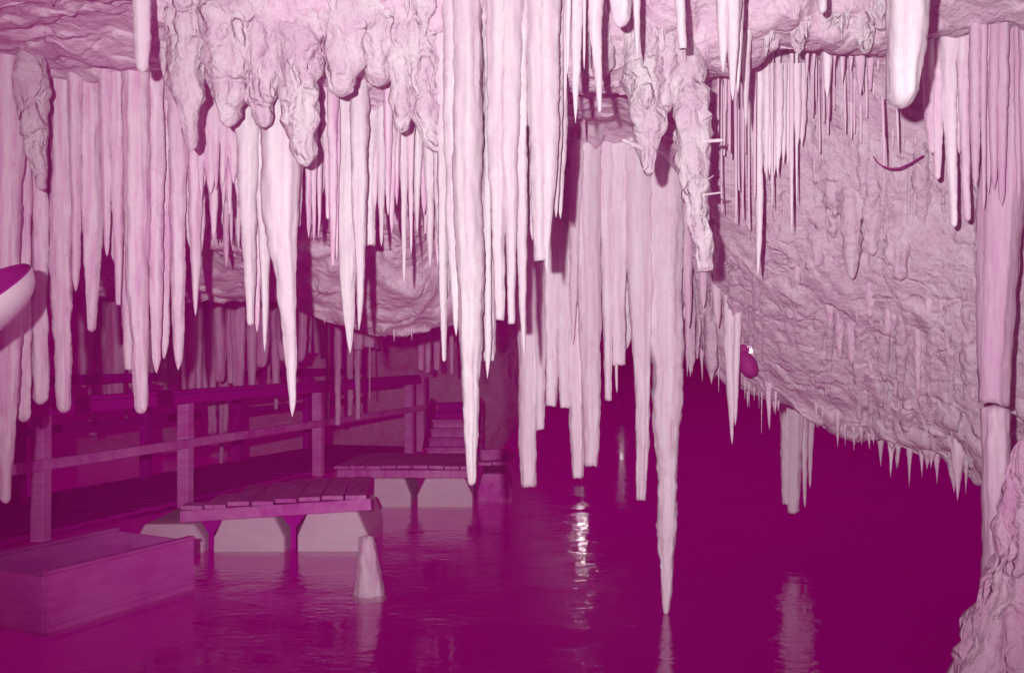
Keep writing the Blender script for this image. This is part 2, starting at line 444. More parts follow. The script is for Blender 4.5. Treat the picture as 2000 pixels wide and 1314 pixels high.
# ------------------------------------------------------------------ stalactites, left to right
# far left row, hanging in front of the railing
cluster('in the long row at far left', 'long stalactites at the far left', 5.9, 'mid', [
    ([(-40, 150, 70), (-30, 500, 60), (-25, 900, 40), (-25, 1010, 10)], 'p'),
    ([(8, 150, 70), (10, 400, 62), (10, 700, 54), (12, 860, 36), (11, 940, 22), (11, 983, 16)], 'r', {'d': 5.6, 'dz': 0, 'label': 'long stalactite tapering lowest at the left edge, past the railing'}),
    ([(42, 150, 40), (45, 500, 32), (46, 700, 29), (46, 824, 26)], 'r'),
    ([(76, 160, 36), (78, 500, 31), (79, 700, 31), (78, 790, 28)], 'r'),
    ([(118, 165, 40), (120, 400, 40), (117, 520, 38), (121, 600, 37), (124, 700, 31), (124, 806, 26)], 'r', {'label': 'long round-tipped stalactite with a swelling halfway, above the leftmost railing post'}),
    ([(146, 165, 26), (148, 400, 18), (148, 568, 12)], 'p'),
    ([(178, 165, 44), (180, 400, 40), (180, 470, 34), (180, 560, 22), (179, 648, 14)], 'r'),
    ([(205, 165, 24), (208, 400, 16), (209, 500, 8)], 'p'),
    ([(228, 165, 30), (230, 420, 24), (231, 500, 16), (231, 596, 10)], 'b'),
    ([(250, 180, 34), (251, 500, 30), (251, 640, 22), (252, 722, 18)], 'b'),
    ([(268, 170, 52), (267, 400, 48), (268, 560, 42), (273, 680, 29), (275, 808, 24)], 'r', {'d': 5.7, 'label': 'brightest long stalactite of the left row, its tip before the top rail'}),
    ([(303, 180, 36), (304, 450, 30), (305, 640, 20), (306, 728, 14)], 'p'),
    ([(322, 190, 30), (322, 450, 24), (322, 640, 18), (320, 700, 14)], 'p'),
    ([(346, 200, 40), (347, 430, 29), (348, 600, 25), (349, 690, 19), (348, 722, 10)], 'p'),
    ([(381, 250, 30), (381, 450, 22), (382, 560, 13), (382, 616, 6)], 'p'),
])
# fluted curtain over the left row, one thing with its flutes
def curtain(label, group, specs, d, mat, ref, **kw):
    root = empty('stalactite_curtain', at(*ref))
    tag(root, label, 'stalactite curtain', group)
    for pts, tip in specs:
        dripstone('flute', pts, d + (rnd() - .5) * .14, tip, mat, parent=root, origin=root.location, **kw)
    return root
sp = []
for lay in range(3):
    x = 86 + lay * 5
    while x < 396:
        w = (9, 15, 24)[lay] + rnd() * 12
        y0 = 158 + 0.12 * (x - 90) + rnd() * 16
        ye = (300 + rnd() * 190, 430 + rnd() * 110, 470 + rnd() * 60)[lay]
        g = lambda: x + (rnd() - .5) * 7
        sp.append(([(x, y0, w * 1.4), (g(), y0 + 100 * rnd() + 40, w * 1.3), (g(), ye - 70, w * .95), (x, ye, w * 0.35)], 'p' if rnd() < .7 else 'b'))
        x += w * (1.15, .95, .8)[lay] * (.8 + .5 * rnd())
curtain('fluted stalactite curtain at left, from which the long row hangs', None, sp, 6.08, 'mid', (240, 170, 6.05))

# dim mass at the left frame edge
o = dripstone('rock_pendant', [(58, 95, 40), (62, 150, 62), (66, 220, 54), (72, 300, 34), (80, 345, 22), (82, 372, 14)], 5.45, 'r', 'lump', lump=0.02)
tag(o, 'ribbed hanging rock lump in the dim upper left corner', 'rock pendant')

# recess of straws between the curtain and the pendants
it = []
for px, y0, y1, w in ((402, 200, 462, 12), (421, 210, 477, 12), (412, 220, 430, 10), (434, 230, 440, 9), (442, 240, 522, 14), (452, 250, 480, 8), (466, 240, 486, 11), (430, 220, 370, 10), (458, 260, 420, 9), (475, 260, 440, 12), (390, 220, 400, 10)):
    it.append(([(px, y0, w * 1.3), (px, (y0 + y1) / 2, w), (px, y1 - 30, w * .7), (px, y1, w * .3)], 'p'))
cluster('in the dark recess below the lumpy pendants', 'thin stalactites in the dark recess', 6.6, 'mid', it)

# lumpy pendants of the roof, upper left of centre
for pts, lab in (
    ([(360, 60, 80), (362, 150, 66), (368, 230, 36), (373, 285, 22), (374, 295, 12)], 'lumpy rock pendant above the left curtain, beside the dark recess'),
    ([(452, 60, 130), (452, 120, 105), (450, 180, 76), (446, 230, 42), (445, 250, 20)], 'smooth bulging rock pendant, leftmost of the three big bright ones'),
    ([(512, 60, 90), (512, 140, 76), (512, 200, 52), (514, 240, 30), (515, 252, 16)], 'short rock pendant between two bigger bright ones, left of centre'),
    ([(588, 50, 110), (586, 130, 92), (584, 210, 72), (588, 280, 52), (595, 315, 34), (598, 326, 18)], 'biggest bright rock pendant left of centre, with knobbly lower end'),
    ([(675, 40, 100), (675, 110, 80), (672, 160, 60), (668, 190, 36)], 'low rock swelling right of the biggest bright pendant'),
    ([(735, 30, 90), (738, 100, 74), (738, 150, 50), (738, 170, 30)], 'low rock swelling between the two bright pendant groups'),
    ([(785, 30, 60), (785, 140, 46), (784, 230, 30), (783, 260, 16)], 'slender rock pendant left of the knobbly one by the white curtain'),
    ([(828, 60, 66), (828, 150, 58), (832, 230, 58), (845, 280, 40), (856, 298, 24)], 'knobbly rock pendant hooked at its end, beside the white central curtain'),
    ([(1252, -20, 80), (1258, 100, 84), (1262, 210, 66), (1262, 290, 40), (1267, 345, 16)], 'rough rock pendant ending in a wedge, right of centre'),
    ([(1302, -10, 66), (1302, 110, 54), (1300, 190, 40), (1300, 222, 22)], 'short rough pendant between the wedge and the long crusty one'),
    ([(1340, 95, 64), (1346, 180, 70), (1352, 280, 72), (1360, 380, 58), (1368, 450, 44), (1377, 510, 34), (1379, 530, 24)], 'long crusty pendant with broken end, right of the tallest stalactites'),
    ([(1385, -20, 90), (1385, 60, 60), (1388, 110, 30)], 'rock swelling left of the white triple stalactite, upper right'),
    ([(1170, 60, 60), (1178, 120, 46), (1180, 150, 26)], 'small rock swelling behind the white front stalactites'),
):
    dd = 5.15 if pts[0][0] < 700 else 5.2
    o = dripstone('rock_pendant', pts, dd, 'b' if 'broken' in lab else 'r', 'lump', lump=0.027, rough=1.4)
    tag(o, lab, 'rock pendant', 'rock pendants of the cave roof')
    if 'long crusty' in lab: CRUST = o
    if 'wedge, right' in lab: WEDGE = o

# left of centre: the big spike and its neighbours
cluster('around the big white spike left of centre', 'stalactites around the big white spike', 5.6, 'mid', [
    ([(548, 300, 72), (550, 420, 66), (553, 470, 50), (558, 540, 38), (563, 620, 31), (568, 700, 23), (571, 780, 13), (571, 813, 6)], 'p', {'mat': 'white', 'd': 5.4, 'dz': 0, 'label': 'big white tapering stalactite left of centre, tip before the middle rail'}),
    ([(484, 240, 50), (486, 400, 34), (488, 540, 22), (489, 636, 12)], 'r', {'mat': 'white'}),
    ([(503, 245, 34), (503, 420, 24), (502, 560, 14), (502, 648, 6)], 'p'),
    ([(517, 260, 44), (517, 440, 24), (517, 560, 15), (517, 620, 11), (517, 686, 5)], 'p', {'mat': 'white'}),
    ([(582, 320, 22), (583, 400, 15), (582, 444, 10)], 'r', {'mat': 'white'}),
])
# middle curtain with many tips
def T(px, y0, y1, w0, w1, w2=None, k=0.55):
    return [(px, y0, w0), (px, y0 + (y1 - y0) * k, w1), (px, y0 + (y1 - y0) * (k + 1) / 2, (w1 * .75)), (px, y1, w2 if w2 is not None else w1 * .35)]
it = [(T(603, 180, 464, 26, 14), 'p'), (T(613, 200, 470, 20, 11), 'p'), (T(624, 180, 446, 26, 12), 'p'), (T(640, 170, 428, 34, 17), 'r'), (T(650, 180, 520, 24, 16), 'b'),
      (T(658, 220, 508, 16, 9), 'p'), 
      ([(683, 170, 70), (683, 330, 58), (680, 420, 44), (680, 560, 30), (683, 630, 19), (684, 690, 5)], 'p', {'mat': 'white', 'label': 'wide white stalactite with long taper between big spike and central curtain'}),
      ([(702, 180, 40), (702, 420, 26), (703, 520, 18), (703, 600, 12), (701, 644, 4)], 'p', {'mat': 'white'}),
      ([(721, 170, 44), (721, 330, 30), (722, 480, 24)], 'b', {'mat': 'white', 'label': 'square-ended stalactite with a dark shadow at its foot, left of centre'}),
      (T(745, 180, 480, 30, 15), 'p', {'mat': 'white'}), (T(765, 200, 456, 28, 14), 'p'), (T(789, 170, 553, 30, 13), 'p', {'mat': 'white'}), (T(803, 220, 495, 20, 9), 'p'),
      (T(815, 240, 455, 26, 13), 'p', {'mat': 'white'}), (T(840, 250, 523, 34, 16), 'p', {'mat': 'white'}), (T(775, 190, 400, 22, 14), 'p'), (T(828, 230, 420, 24, 14), 'p'), (T(732, 200, 410, 22, 14), 'p'),
      (T(668, 180, 420, 24, 16), 'p'), (T(758, 190, 420, 20, 14), 'p'), (T(855, 260, 520, 26, 14), 'p')]
cluster('in the many-tipped middle row', 'stalactites of the many-tipped middle row', 5.75, 'mid', it)
sp = []
for lay in range(3):
    x = 390 + lay * 4
    while x < 866:
        w = (8, 12, 20)[lay] + rnd() * 9
        y0 = 125 + rnd() * 45
        ye = (270 + rnd() * 200, 330 + rnd() * 120, 350 + rnd() * 60)[lay]
        sp.append(([(x, y0, w * 1.4), (x + (rnd() - .5) * 6, y0 + 60 + 70 * rnd(), w * 1.3), (x + (rnd() - .5) * 6, ye - 60, w * .9), (x, ye, w * 0.35)], 'p' if rnd() < .75 else 'b'))
        x += w * (1.2, .95, .8)[lay] * (.8 + .5 * rnd())
curtain('fluted curtain between the bright pendants and the white central curtain', None, sp, 5.95, 'mid', (730, 140, 5.9))

# white central curtain
cluster('of the white central curtain', 'stalactites of the white central curtain', 5.15, 'near', [
    ([(862, 60, 34), (866, 300, 24), (866, 520, 18), (867, 640, 13), (867, 706, 8)], 'r'),
    ([(884, 40, 40), (884, 300, 32), (887, 520, 22), (890, 620, 10), (891, 655, 6)], 'p'),
    ([(912, 20, 56), (914, 300, 56), (918, 520, 54), (919, 640, 42), (919, 760, 33), (919, 850, 26), (921, 925, 17), (921, 948, 13)], 'r', {'label': 'longest white stalactite of the central curtain, tip just above a pontoon float', 'dz': -.08}),
    ([(948, 10, 50), (946, 300, 46), (948, 500, 42), (954, 600, 34), (955, 706, 24)], 'b'),
    ([(953, 600, 14), (953, 690, 13), (952, 738, 4)], 'p', {'dz': 0}),
    ([(974, 0, 46), (972, 300, 36), (974, 480, 24), (977, 600, 19), (976, 625, 16)], 'b'),
    ([(1000, 0, 44), (996, 300, 34), (998, 480, 19), (999, 580, 15), (999, 632, 13)], 'b'),
    ([(1018, -10, 34), (1017, 300, 24), (1019, 480, 20), (1021, 600, 14), (1024, 698, 4)], 'p'),
    ([(1048, -10, 44), (1052, 200, 42), (1055, 400, 38), (1056, 510, 26)], 'b'),
    ([(1072, -10, 46), (1073, 240, 40), (1070, 400, 22), (1068, 480, 12), (1068, 536, 4)], 'p'),
    ([(1090, -10, 26), (1090, 260, 17), (1087, 380, 10), (1086, 424, 5)], 'p'),
    ([(928, 0, 40), (932, 300, 32), (938, 520, 24), (942, 600, 18)], 'p', {'dz': .02}),
    ([(1035, -10, 34), (1035, 60, 28), (1033, 110, 16), (1030, 155, 6)], 'p'),
])
sp = []
for x0, x1, ya, yb in ((858, 1022, 470, 600), (1040, 1096, 380, 470)):
    x = x0
    while x < x1:
        w = 16 + rnd() * 8
        y1 = ya + rnd() * (yb - ya)
        sp.append(([(x, -10, w * 1.5), (x, 200, w * 1.45), (x, y1 - 120, w * 1.2), (x, y1, w * .4)], 'p'))
        x += w * .85
curtain('white fused flutes forming the sheet of the central curtain', None, sp, 5.27, 'near', (950, 0, 5.27))

# front stalactites hanging into the top of the frame
cluster('hanging into the top of the picture', 'near stalactites at the top edge', 4.55, 'near', [
    ([(279, -40, 32), (279, 60, 32), (277, 110, 28), (277, 142, 22)], 'r', {'d': 4.7, 'label': 'lone straight stalactite with crisp shadow under the upper left roof'}),
    ([(1106, -40, 12), (1105, 60, 9), (1103, 215, 4)], 'p'),
    ([(1112, -40, 14), (1109, 60, 10), (1108, 142, 5)], 'p'),
    ([(1128, -40, 28), (1125, 90, 22), (1124, 170, 13), (1124, 240, 3)], 'p', {'label': 'white dagger-shaped stalactite right of the central curtain at the top'}),
    ([(1141, -40, 9), (1141, 134, 4)], 'p'),
    ([(1168, -40, 34), (1162, 60, 26), (1168, 140, 15), (1171, 200, 10), (1171, 220, 8)], 'r'),
    ([(1211, -40, 44), (1212, 20, 38), (1212, 54, 30)], 'r', {'label': 'stubby white knob at the top edge right of the dagger stalactites'}),
    ([(1243, -40, 18), (1244, 60, 11), (1245, 116, 5)], 'p'),
    ([(1327, -40, 22), (1330, 50, 18), (1334, 96, 14)], 'b'),
    ([(1411, -40, 34), (1412, 70, 20), (1412, 142, 7)], 'p'),
    ([(1430, -40, 44), (1431, 90, 22), (1431, 196, 6)], 'p', {'label': 'middle prong, longest of the white triple stalactite upper right'}),
    ([(1443, -40, 26), (1443, 90, 15), (1441, 182, 5)], 'p'),
    ([(1460, 20, 22), (1458, 120, 15), (1457, 200, 10), (1457, 247, 6)], 'p', {'d': 5.0}),
    ([(1606, -40, 22), (1606, 27, 17)], 'r'),
    ([(1772, -60, 80), (1771, 60, 74), (1766, 150, 62), (1762, 212, 50)], 'r', {'d': 4.1, 'dz': 0, 'label': 'thick blunt white stalactite with wide dark shadow, upper right'}),
], jit=0.08)

# tall pale cluster reaching the lake
cluster('of the tall pale cluster over the lake', 'tall pale stalactites over the lake', 7.4, 'pale', [
    ([(1034, 300, 56), (1034, 500, 50), (1032, 700, 42), (1031, 850, 33), (1033, 950, 28)], 'b'),
    ([(1052, 330, 30), (1053, 600, 24), (1056, 760, 18), (1056, 838, 15)], 'b'),
    ([(1074, 330, 42), (1078, 500, 36), (1078, 680, 28), (1076, 792, 21)], 'b'),
    ([(1094, 330, 40), (1100, 500, 34), (1104, 700, 26), (1103, 796, 21)], 'b'),
    ([(1116, 320, 44), (1120, 500, 38), (1126, 700, 34), (1127, 850, 27), (1129, 932, 21)], 'b'),
    ([(1146, 310, 56), (1148, 500, 50), (1154, 700, 38), (1156, 850, 30), (1156, 910, 25)], 'b'),
    ([(1182, 310, 40), (1186, 500, 26), (1187, 650, 18), (1188, 782, 13)], 'b'),
    ([(1203, 560, 12), (1204, 700, 7), (1205, 766, 4)], 'p'),
    ([(1209, 310, 46), (1208, 500, 34), (1207, 640, 28), (1208, 713, 25)], 'b'),
    ([(1246, 300, 56), (1250, 500, 50), (1254, 700, 34), (1255, 850, 26), (1251, 976, 18)], 'b'),
    ([(1298, 300, 98), (1298, 480, 90), (1300, 640, 66), (1302, 760, 54), (1304, 860, 48), (1303, 950, 40), (1302, 1050, 34), (1302, 1120, 26), (1301, 1185, 15), (1301, 1199, 11)], 'r', {'dz': 0.03, 'rough': 1.5, 'label': 'tallest stalactite, its tip touching the lake with a reflection below'}),
    ([(1232, 320, 40), (1228, 420, 30), (1224, 520, 22), (1226, 620, 12)], 'p', {'dz': .1}),
    ([(1272, 330, 46), (1274, 480, 40), (1274, 600, 24), (1272, 690, 12)], 'p', {'dz': .1}),
    ([(1165, 320, 36), (1172, 500, 24), (1172, 600, 12)], 'p', {'dz': .1}),
    ([(1126, 340, 26), (1120, 560, 16), (1119, 672, 6)], 'p', {'dz': -.14}),
], jit=0.06)

sp = []
x = 1030
while x < 1345:
    w = 20 + rnd() * 16
    y1 = 560 + rnd() * 120
    sp.append(([(x, 285, w * 1.5), (x + 2, 420, w * 1.4), (x + 2, y1 - 70, w), (x, y1, w * .4)], 'p'))
    x += w * .8
curtain('pale fluted curtain behind the tall cluster over the lake', None, sp, 7.55, 'pale', (1190, 290, 7.55))

# behind the long crusty pendant
cluster('behind the long crusty pendant', 'stalactites behind the long crusty pendant', 7.3, 'mid', [
    ([(1422, 200, 34), (1422, 350, 32), (1426, 470, 32), (1424, 560, 26), (1424, 680, 20), (1428, 780, 14), (1430, 866, 4)], 'p', {'mat': 'pale', 'label': 'long pale stalactite in front of the wall lamp'}),
    ([(1440, 640, 14), (1438, 740, 12), (1436, 830, 4)], 'p', {'mat': 'pale', 'dz': -.05}),
    ([(1374, 330, 26), (1372, 480, 20), (1374, 600, 10)], 'p'),
    ([(1345, 400, 20), (1343, 560, 16), (1345, 640, 8)], 'p'),
    ([(1398, 420, 22), (1400, 560, 18), (1402, 640, 8)], 'p'),
], jit=.05)
it = []
for px in (1394, 1401, 1409, 1414, 1421, 1428, 1436, 1442, 1449, 1455, 1462, 1470):
    y1 = 230 + rnd() * 230; w = 3 + rnd() * 4
    it.append(([(px, 140, w * 1.4), (px + rnd() * 2, y1 - 40, w), (px + rnd() * 2, y1, w * .7)], 'r'))
cluster('behind the white triple stalactite', 'soda straws behind the white triple stalactite', 6.1, 'mid', it, name='soda_straw', cat='soda straw', rough=.5)

# fluted block upper right
sp = []
for px in range(1476, 1570, 9):
    w = 9 + rnd() * 9
    y1 = 330 - (px - 1480) * .7 + rnd() * 40
    sp.append(([(px, 126, w * 1.2), (px, y1 - 60, w), (px, y1, w * .4)], 'p'))
curtain('pale fluted block of fused stalactites at upper right', None, sp, 5.95, 'pale', (1520, 130, 5.95), to_roof=False)
cluster('below the fluted block at upper right', 'long thin stalactites under the fluted block', 5.9, 'pale', [
    ([(1481, 200, 20), (1482, 380, 15), (1482, 470, 11), (1480, 538, 5)], 'p'),
    (T(1497, 240, 350, 12, 8), 'p'), (T(1519, 230, 346, 10, 8), 'p'), (T(1546, 250, 452, 9, 7), 'p'), (T(1556, 240, 400, 6, 4), 'p'), (T(1508, 250, 410, 6, 4), 'p')], jit=.06)
cluster('under the roof ledge at upper right', 'small stalactites under the upper right ledge', 5.55, 'mid', [
    (T(1576, 70, 150, 14, 8), 'p'), (T(1590, 70, 140, 12, 6), 'p'), (T(1616, 60, 194, 24, 17), 'p', {'mat': 'pale'}), (T(1645, 70, 164, 16, 10), 'p'), (T(1680, 70, 186, 26, 16), 'p'), (T(1700, 70, 176, 16, 12), 'r'),
    (T(1630, 70, 130, 14, 8), 'p'), (T(1662, 70, 140, 16, 9), 'p'), (T(1715, 70, 140, 16, 9), 'p')], jit=.06)
it = []
for px, y1 in ((1584, 230), (1598, 300), (1606, 240), (1614, 262), (1626, 215), (1640, 225), (1648, 260), (1660, 200), (1678, 280), (1690, 230), (1724, 322), (1751, 296)):
    if px > 1700: it.append(([(px, 190, 6), (px + 3, y1 - 30, 4.5), (px + 3, y1, 3)], 'r', {'d': 5.42, 'to_roof': False}))
    else: it.append(([(px, 120, 6), (px + 3, y1 - 30, 4.5), (px + 3, y1, 3)], 'r'))
cluster('under the upper right ledge', 'soda straws under the upper right ledge', 5.8, 'mid', it, name='soda_straw', cat='soda straw', rough=.5)
it = []
for a_, b_, ya, yb, n_ in ((1104, 1236, 150, 300, 12), (1566, 1745, 120, 300, 16), (1396, 1476, 200, 420, 6)):
    for k in range(n_):
        px = a_ + (b_ - a_) * (k + rnd()) / n_; y1 = ya + (yb - ya) * rnd(); w = 2.5 + 3.5 * rnd()
        it.append(([(px, min(110, y1 - 60), w * 1.5), (px, y1 - 20, w), (px, y1, w * .6)], 'r', {'d': 6.6 if px < 1300 else 5.7}))
cluster('among the finest ones right of centre', 'finest soda straws right of centre', 5.7, 'mid', it, name='soda_straw', cat='soda straw', rough=.5)
# right columns
cluster('in the upright row at right', 'upright stalactites at the right', 5.25, 'mid', [
    ([(1833, 90, 28), (1832, 240, 20), (1831, 351, 11)], 'r'), ([(1852, 80, 32), (1856, 240, 24), (1862, 360, 17), (1864, 444, 12)], 'r', {'mat': 'pale'}), ([(1882, 90, 30), (1884, 260, 18), (1888, 380, 14), (1890, 432, 11)], 'r'),
    ([(1906, 90, 30), (1907, 220, 20), (1908, 292, 12)], 'p'), ([(1812, 110, 26), (1815, 220, 20), (1820, 300, 12)], 'r'), ([(1928, 100, 26), (1926, 200, 16), (1921, 250, 10)], 'p'), ([(1868, 90, 30), (1870, 200, 24), (1874, 300, 10)], 'p')], jit=.05)
sp = []
x = 1905
while x < 2060:
    w = 10 + rnd() * 10
    sp.append(([(x, 120 + rnd() * 60, w * 1.3), (x, 280, w), (x, 360 + rnd() * 60, w * .5)], 'p'))
    x += w * .9
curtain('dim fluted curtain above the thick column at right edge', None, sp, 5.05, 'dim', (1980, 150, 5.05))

# stalactites lying against the sloping right wall
it = []
for px, y0, y1, w in ((1660, 560, 712, 22), (1640, 540, 700, 18), (1620, 500, 640, 16), (1675, 520, 630, 14), (1700, 480, 620, 20), (1735, 500, 655, 20), (1748, 540, 640, 14), (1772, 520, 645, 18), (1793, 560, 782, 13),
                      (1815, 480, 620, 20), (1838, 470, 610, 12), (1832, 480, 535, 10), (1850, 460, 540, 11), (1872, 500, 560, 10), (1590, 430, 520, 16), (1700, 700, 740, 9), (1600, 520, 600, 12),
                      (1558, 430, 560, 14), (1536, 450, 575, 10), (1870, 620, 700, 12), (1900, 600, 780, 20)):
    it.append((T(px, y0, y1, w * 1.2, w), 'p' if w < 17 else 'r'))
def spike(px, y0, y1, w):
    j = (rnd() - .5) * w * .5; l = y1 - y0
    return [(px, y0, w * 2.0), (px + j * .3, y0 + l * .35, w * (.9 + .3 * rnd())), (px + j * .7, y0 + l * .7, w * .5), (px + j, y1, w * .18)]


def wall_d(px, py):
    # distance at which the sight line through a wall pixel meets the roof surface
    for k in range(400):
        d = 4.5 + k * 0.015
        p = at(px, py, d)
        if roof1(p.x, p.y) < p.z: return d - .02
    return 7.6
it2 = []
for pts, tip in it:
    d0 = wall_d(pts[0][0], pts[0][1] + 0.45 * (pts[-1][1] - pts[0][1]))
    da, db = wall_d(pts[0][0], pts[0][1]), wall_d(pts[0][0], pts[-1][1])
    pts = [(pts[0][0], pts[0][1] - 30, pts[0][2] * .8), (pts[0][0], pts[0][1], pts[0][2] * 1.5)] + [(p[0] + (rnd() - .5) * 5, p[1], p[2] * 1.15) for p in pts[1:]]
    it2.append((pts, tip, {'d': da + .035, 'dz': 0, 'dd': (db - da) * .8}))
cluster('against the sloping right wall', 'small stalactites on the sloping right wall', 6.5, 'mid', it2, to_roof=False)
for pts, lab in (([(1664, 335, 46), (1662, 400, 48), (1662, 470, 34), (1664, 545, 14)], 'lumpy crust pendant on the right wall under the hanging cable'),
                 ([(1755, 380, 60), (1756, 450, 56), (1757, 510, 40), (1758, 548, 22)], 'knobbly crust pendant on the right wall, lower right of the cable'),
                 ([(1600, 400, 40), (1598, 460, 34), (1598, 520, 16)], 'faint low pendant on the right wall above the dark speck'),
                 ([(1700, 340, 44), (1702, 420, 36), (1704, 500, 16)], 'narrow crust pendant between two knobbly ones on right wall')):
    d0 = wall_d(pts[0][0], pts[1][1])
    o = dripstone('rock_pendant', pts, d0 + .04, 'r', 'rock', lump=0.03, to_roof=False, rough=1.4)
    tag(o, lab, 'rock pendant', 'crust pendants on the right wall')

for k in range(190):
    px = 1350 + rnd() * 600; y0 = 200 + rnd() * 600
    if px < 1500: y0 = 380 + rnd() * 280
    ln = 40 + rnd() * 170; w = 7 + rnd() ** 2 * 34
    y1 = min(y0 + ln, 690 + (px - 1340) * .42)
    if y1 - y0 < 25: continue
    da, db = wall_d(px, y0), wall_d(px, y1)
    r0 = w / 2 / F * da
    dripstone('flowstone_rib', [(px, y0, w * .6), (px + (rnd() - .5) * 10, y0 + (y1 - y0) * .4, w), (px + (rnd() - .5) * 10, y1, w * .35)], da + r0 * .35, 'r', 'rock', to_roof=False, parent=ROOF, origin=Vector((0, 0, 0)), dd=db - da, rough=1.6, lump=0.012)

for k in range(90):
    px = 315 + rnd() * 760 if k < 60 else 1180 + rnd() * 560
    y0 = -10 + rnd() * 120; w = 9 + rnd() ** 2 * 34; ln = 18 + rnd() * 70
    if k >= 60: y0 = -10 + rnd() * 70
    d0 = wall_d(px, y0 + 12)
    dripstone('drip_knob', [(px, y0 - 12, w * .9), (px + (rnd() - .5) * 6, y0 + ln * .4, w), (px + (rnd() - .5) * 8, y0 + ln, w * .35)], d0 - .01, 'r' if rnd() < .6 else 'p', 'lump', to_roof=False, parent=ROOF, origin=Vector((0, 0, 0)), rough=1.5, lump=0.014)

# lower fringe of the right wall
it = []
for px, y0, y1, w in ((1343, 690, 742, 10), (1352, 690, 735, 8), (1370, 690, 748, 14), (1385, 690, 738, 8), (1396, 690, 745, 8), (1403, 700, 770, 5), (1455, 745, 782, 7), (1463, 750, 796, 4), (1473, 755, 790, 5), (1482, 755, 800, 5), (1488, 760, 852, 5),
                      (1501, 750, 838, 20), (1516, 770, 815, 9), (1594, 800, 835, 8), (1606, 810, 838, 8), (1636, 830, 878, 10), (1651, 840, 872, 6), (1667, 840, 888, 9), (1682, 845, 872, 12), (1697, 860, 884, 9), (1719, 870, 912, 11), (1741, 875, 934, 11), (1755, 880, 916, 8), (1777, 890, 948, 12), (1800, 900, 935, 10), (1830, 915, 945, 9), (1871, 915, 978, 16), (1887, 920, 970, 8)):
    d0 = wall_d(px, y0 - 12)
    it.append((spike(px, y0 - 14, y1 - rnd() * 10, w * (.5 + .35 * rnd())), 'p', {'d': min(d0, 8.0) + .03, 'dz': 0, 'mat': 'rock' if rnd() < .6 else 'mid'}))
for k in range(16):
    px = 1345 + 540 * (k + rnd()) / 16; yl = 716 + (px - 1340) * .40 + rnd() * 14; w = 4 + rnd() * 8
    d0 = wall_d(px, yl - 20)
    it.append((spike(px, yl - 24, yl + 4 + rnd() ** 2 * 26, w), 'p', {'d': min(d0, 8.0) + .03, 'dz': 0, 'mat': 'rock'}))
cluster('along the right wall lip', 'small stalactites fringing the right wall', 8.0, 'mid', it, to_roof=True)
cluster('of the low bunch below the right wall', 'bunch of stalactites hanging below the right wall', 10.1, 'bright', [
    ([(1533, 740, 26), (1535, 850, 20), (1536, 984, 15)], 'b'), ([(1552, 740, 36), (1552, 850, 30), (1549, 1000, 21)], 'b', {'label': 'longest stalactite of the bunch below the right wall, reflected in the lake', 'dz': -.04}),
    ([(1570, 760, 20), (1571, 880, 12), (1572, 990, 4)], 'p'), ([(1583, 760, 18), (1583, 860, 11), (1582, 952, 4)], 'p')], jit=.04)

# fringe of the far roof, left of centre
it = []
for px, y0, y1, w in ((607, 590, 622, 10), (620, 590, 610, 9), (634, 595, 632, 9), (644, 600, 625, 8), (716, 630, 645, 7), (741, 630, 652, 14), (756, 630, 645, 8), (770, 620, 667, 9), (795, 630, 658, 8), (803, 630, 664, 7), (815, 620, 650, 7), (828, 620, 648, 8), (848, 615, 640, 8)):
    it.append((spike(px, y0 - 20, y1, w), 'p', {'d': 7.75, 'dz': 0, 'mat': 'rock'}))
cluster('under the far roof lip', 'small stalactites fringing the far roof', 10.4, 'mid', it, to_roof=True)

# dim far stalactites beyond the railing
it = []
x = 150
while x < 600:
    w = 12 + rnd() * 20
    y1 = 745 + rnd() * 30 if x < 480 else 700 + rnd() * 70
    if 196 < x < 232: y1 = 790
    it.append(([(x, 520, w * 1.3), (x, 660, w * 1.1), (x, y1, w * .7)], 'b' if rnd() < .6 else 'r'))
    x += w * (.72 + .3 * rnd())
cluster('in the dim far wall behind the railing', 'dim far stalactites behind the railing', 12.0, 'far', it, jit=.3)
it = []
for px, y1, w in ((180, 850, 16), (186, 850, 8), (247, 820, 5), (350, 826, 7), (358, 822, 7), (415, 822, 20), (438, 820, 22), (432, 905, 9), (525, 775, 6), (539, 800, 8), (604, 690, 10), (620, 690, 14), (633, 700, 16), (640, 830, 8), (660, 830, 13), (684, 820, 13), (699, 820, 11), (722, 778, 4),
                  (700, 682, 24), (722, 678, 26), (740, 682, 14), (822, 722, 14), (836, 730, 12), (853, 722, 14), (882, 732, 8), (414, 845, 18), (440, 845, 12)):
    it.append(([(px, 560, w * 1.3), (px, 640, w * 1.1), (px, y1, w * .8)], 'b' if w > 12 else 'r'))
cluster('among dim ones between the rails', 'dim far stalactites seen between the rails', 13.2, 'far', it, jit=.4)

# thick column and flowstone at right
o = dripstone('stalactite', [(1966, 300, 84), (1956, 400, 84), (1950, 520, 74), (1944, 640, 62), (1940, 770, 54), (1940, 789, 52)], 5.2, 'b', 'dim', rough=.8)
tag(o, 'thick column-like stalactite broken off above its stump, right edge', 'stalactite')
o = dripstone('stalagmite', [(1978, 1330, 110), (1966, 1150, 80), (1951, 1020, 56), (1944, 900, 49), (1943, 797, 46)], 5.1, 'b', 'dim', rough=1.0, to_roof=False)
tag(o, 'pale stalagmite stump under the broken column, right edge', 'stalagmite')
o = dripstone('flowstone_mound', [(2000, 860, 8), (2003, 885, 50), (2012, 930, 86), (2030, 1000, 140), (2052, 1100, 210), (2062, 1165, 270), (2062, 1205, 345), (2066, 1260, 380), (2072, 1330, 410), (2080, 1470, 430)], 4.9, 'n', 'flow', rough=.6, lump=0.03, to_roof=False, sides=90)
tag(o, 'rippled flowstone mound rising from the lake at lower right', 'flowstone')
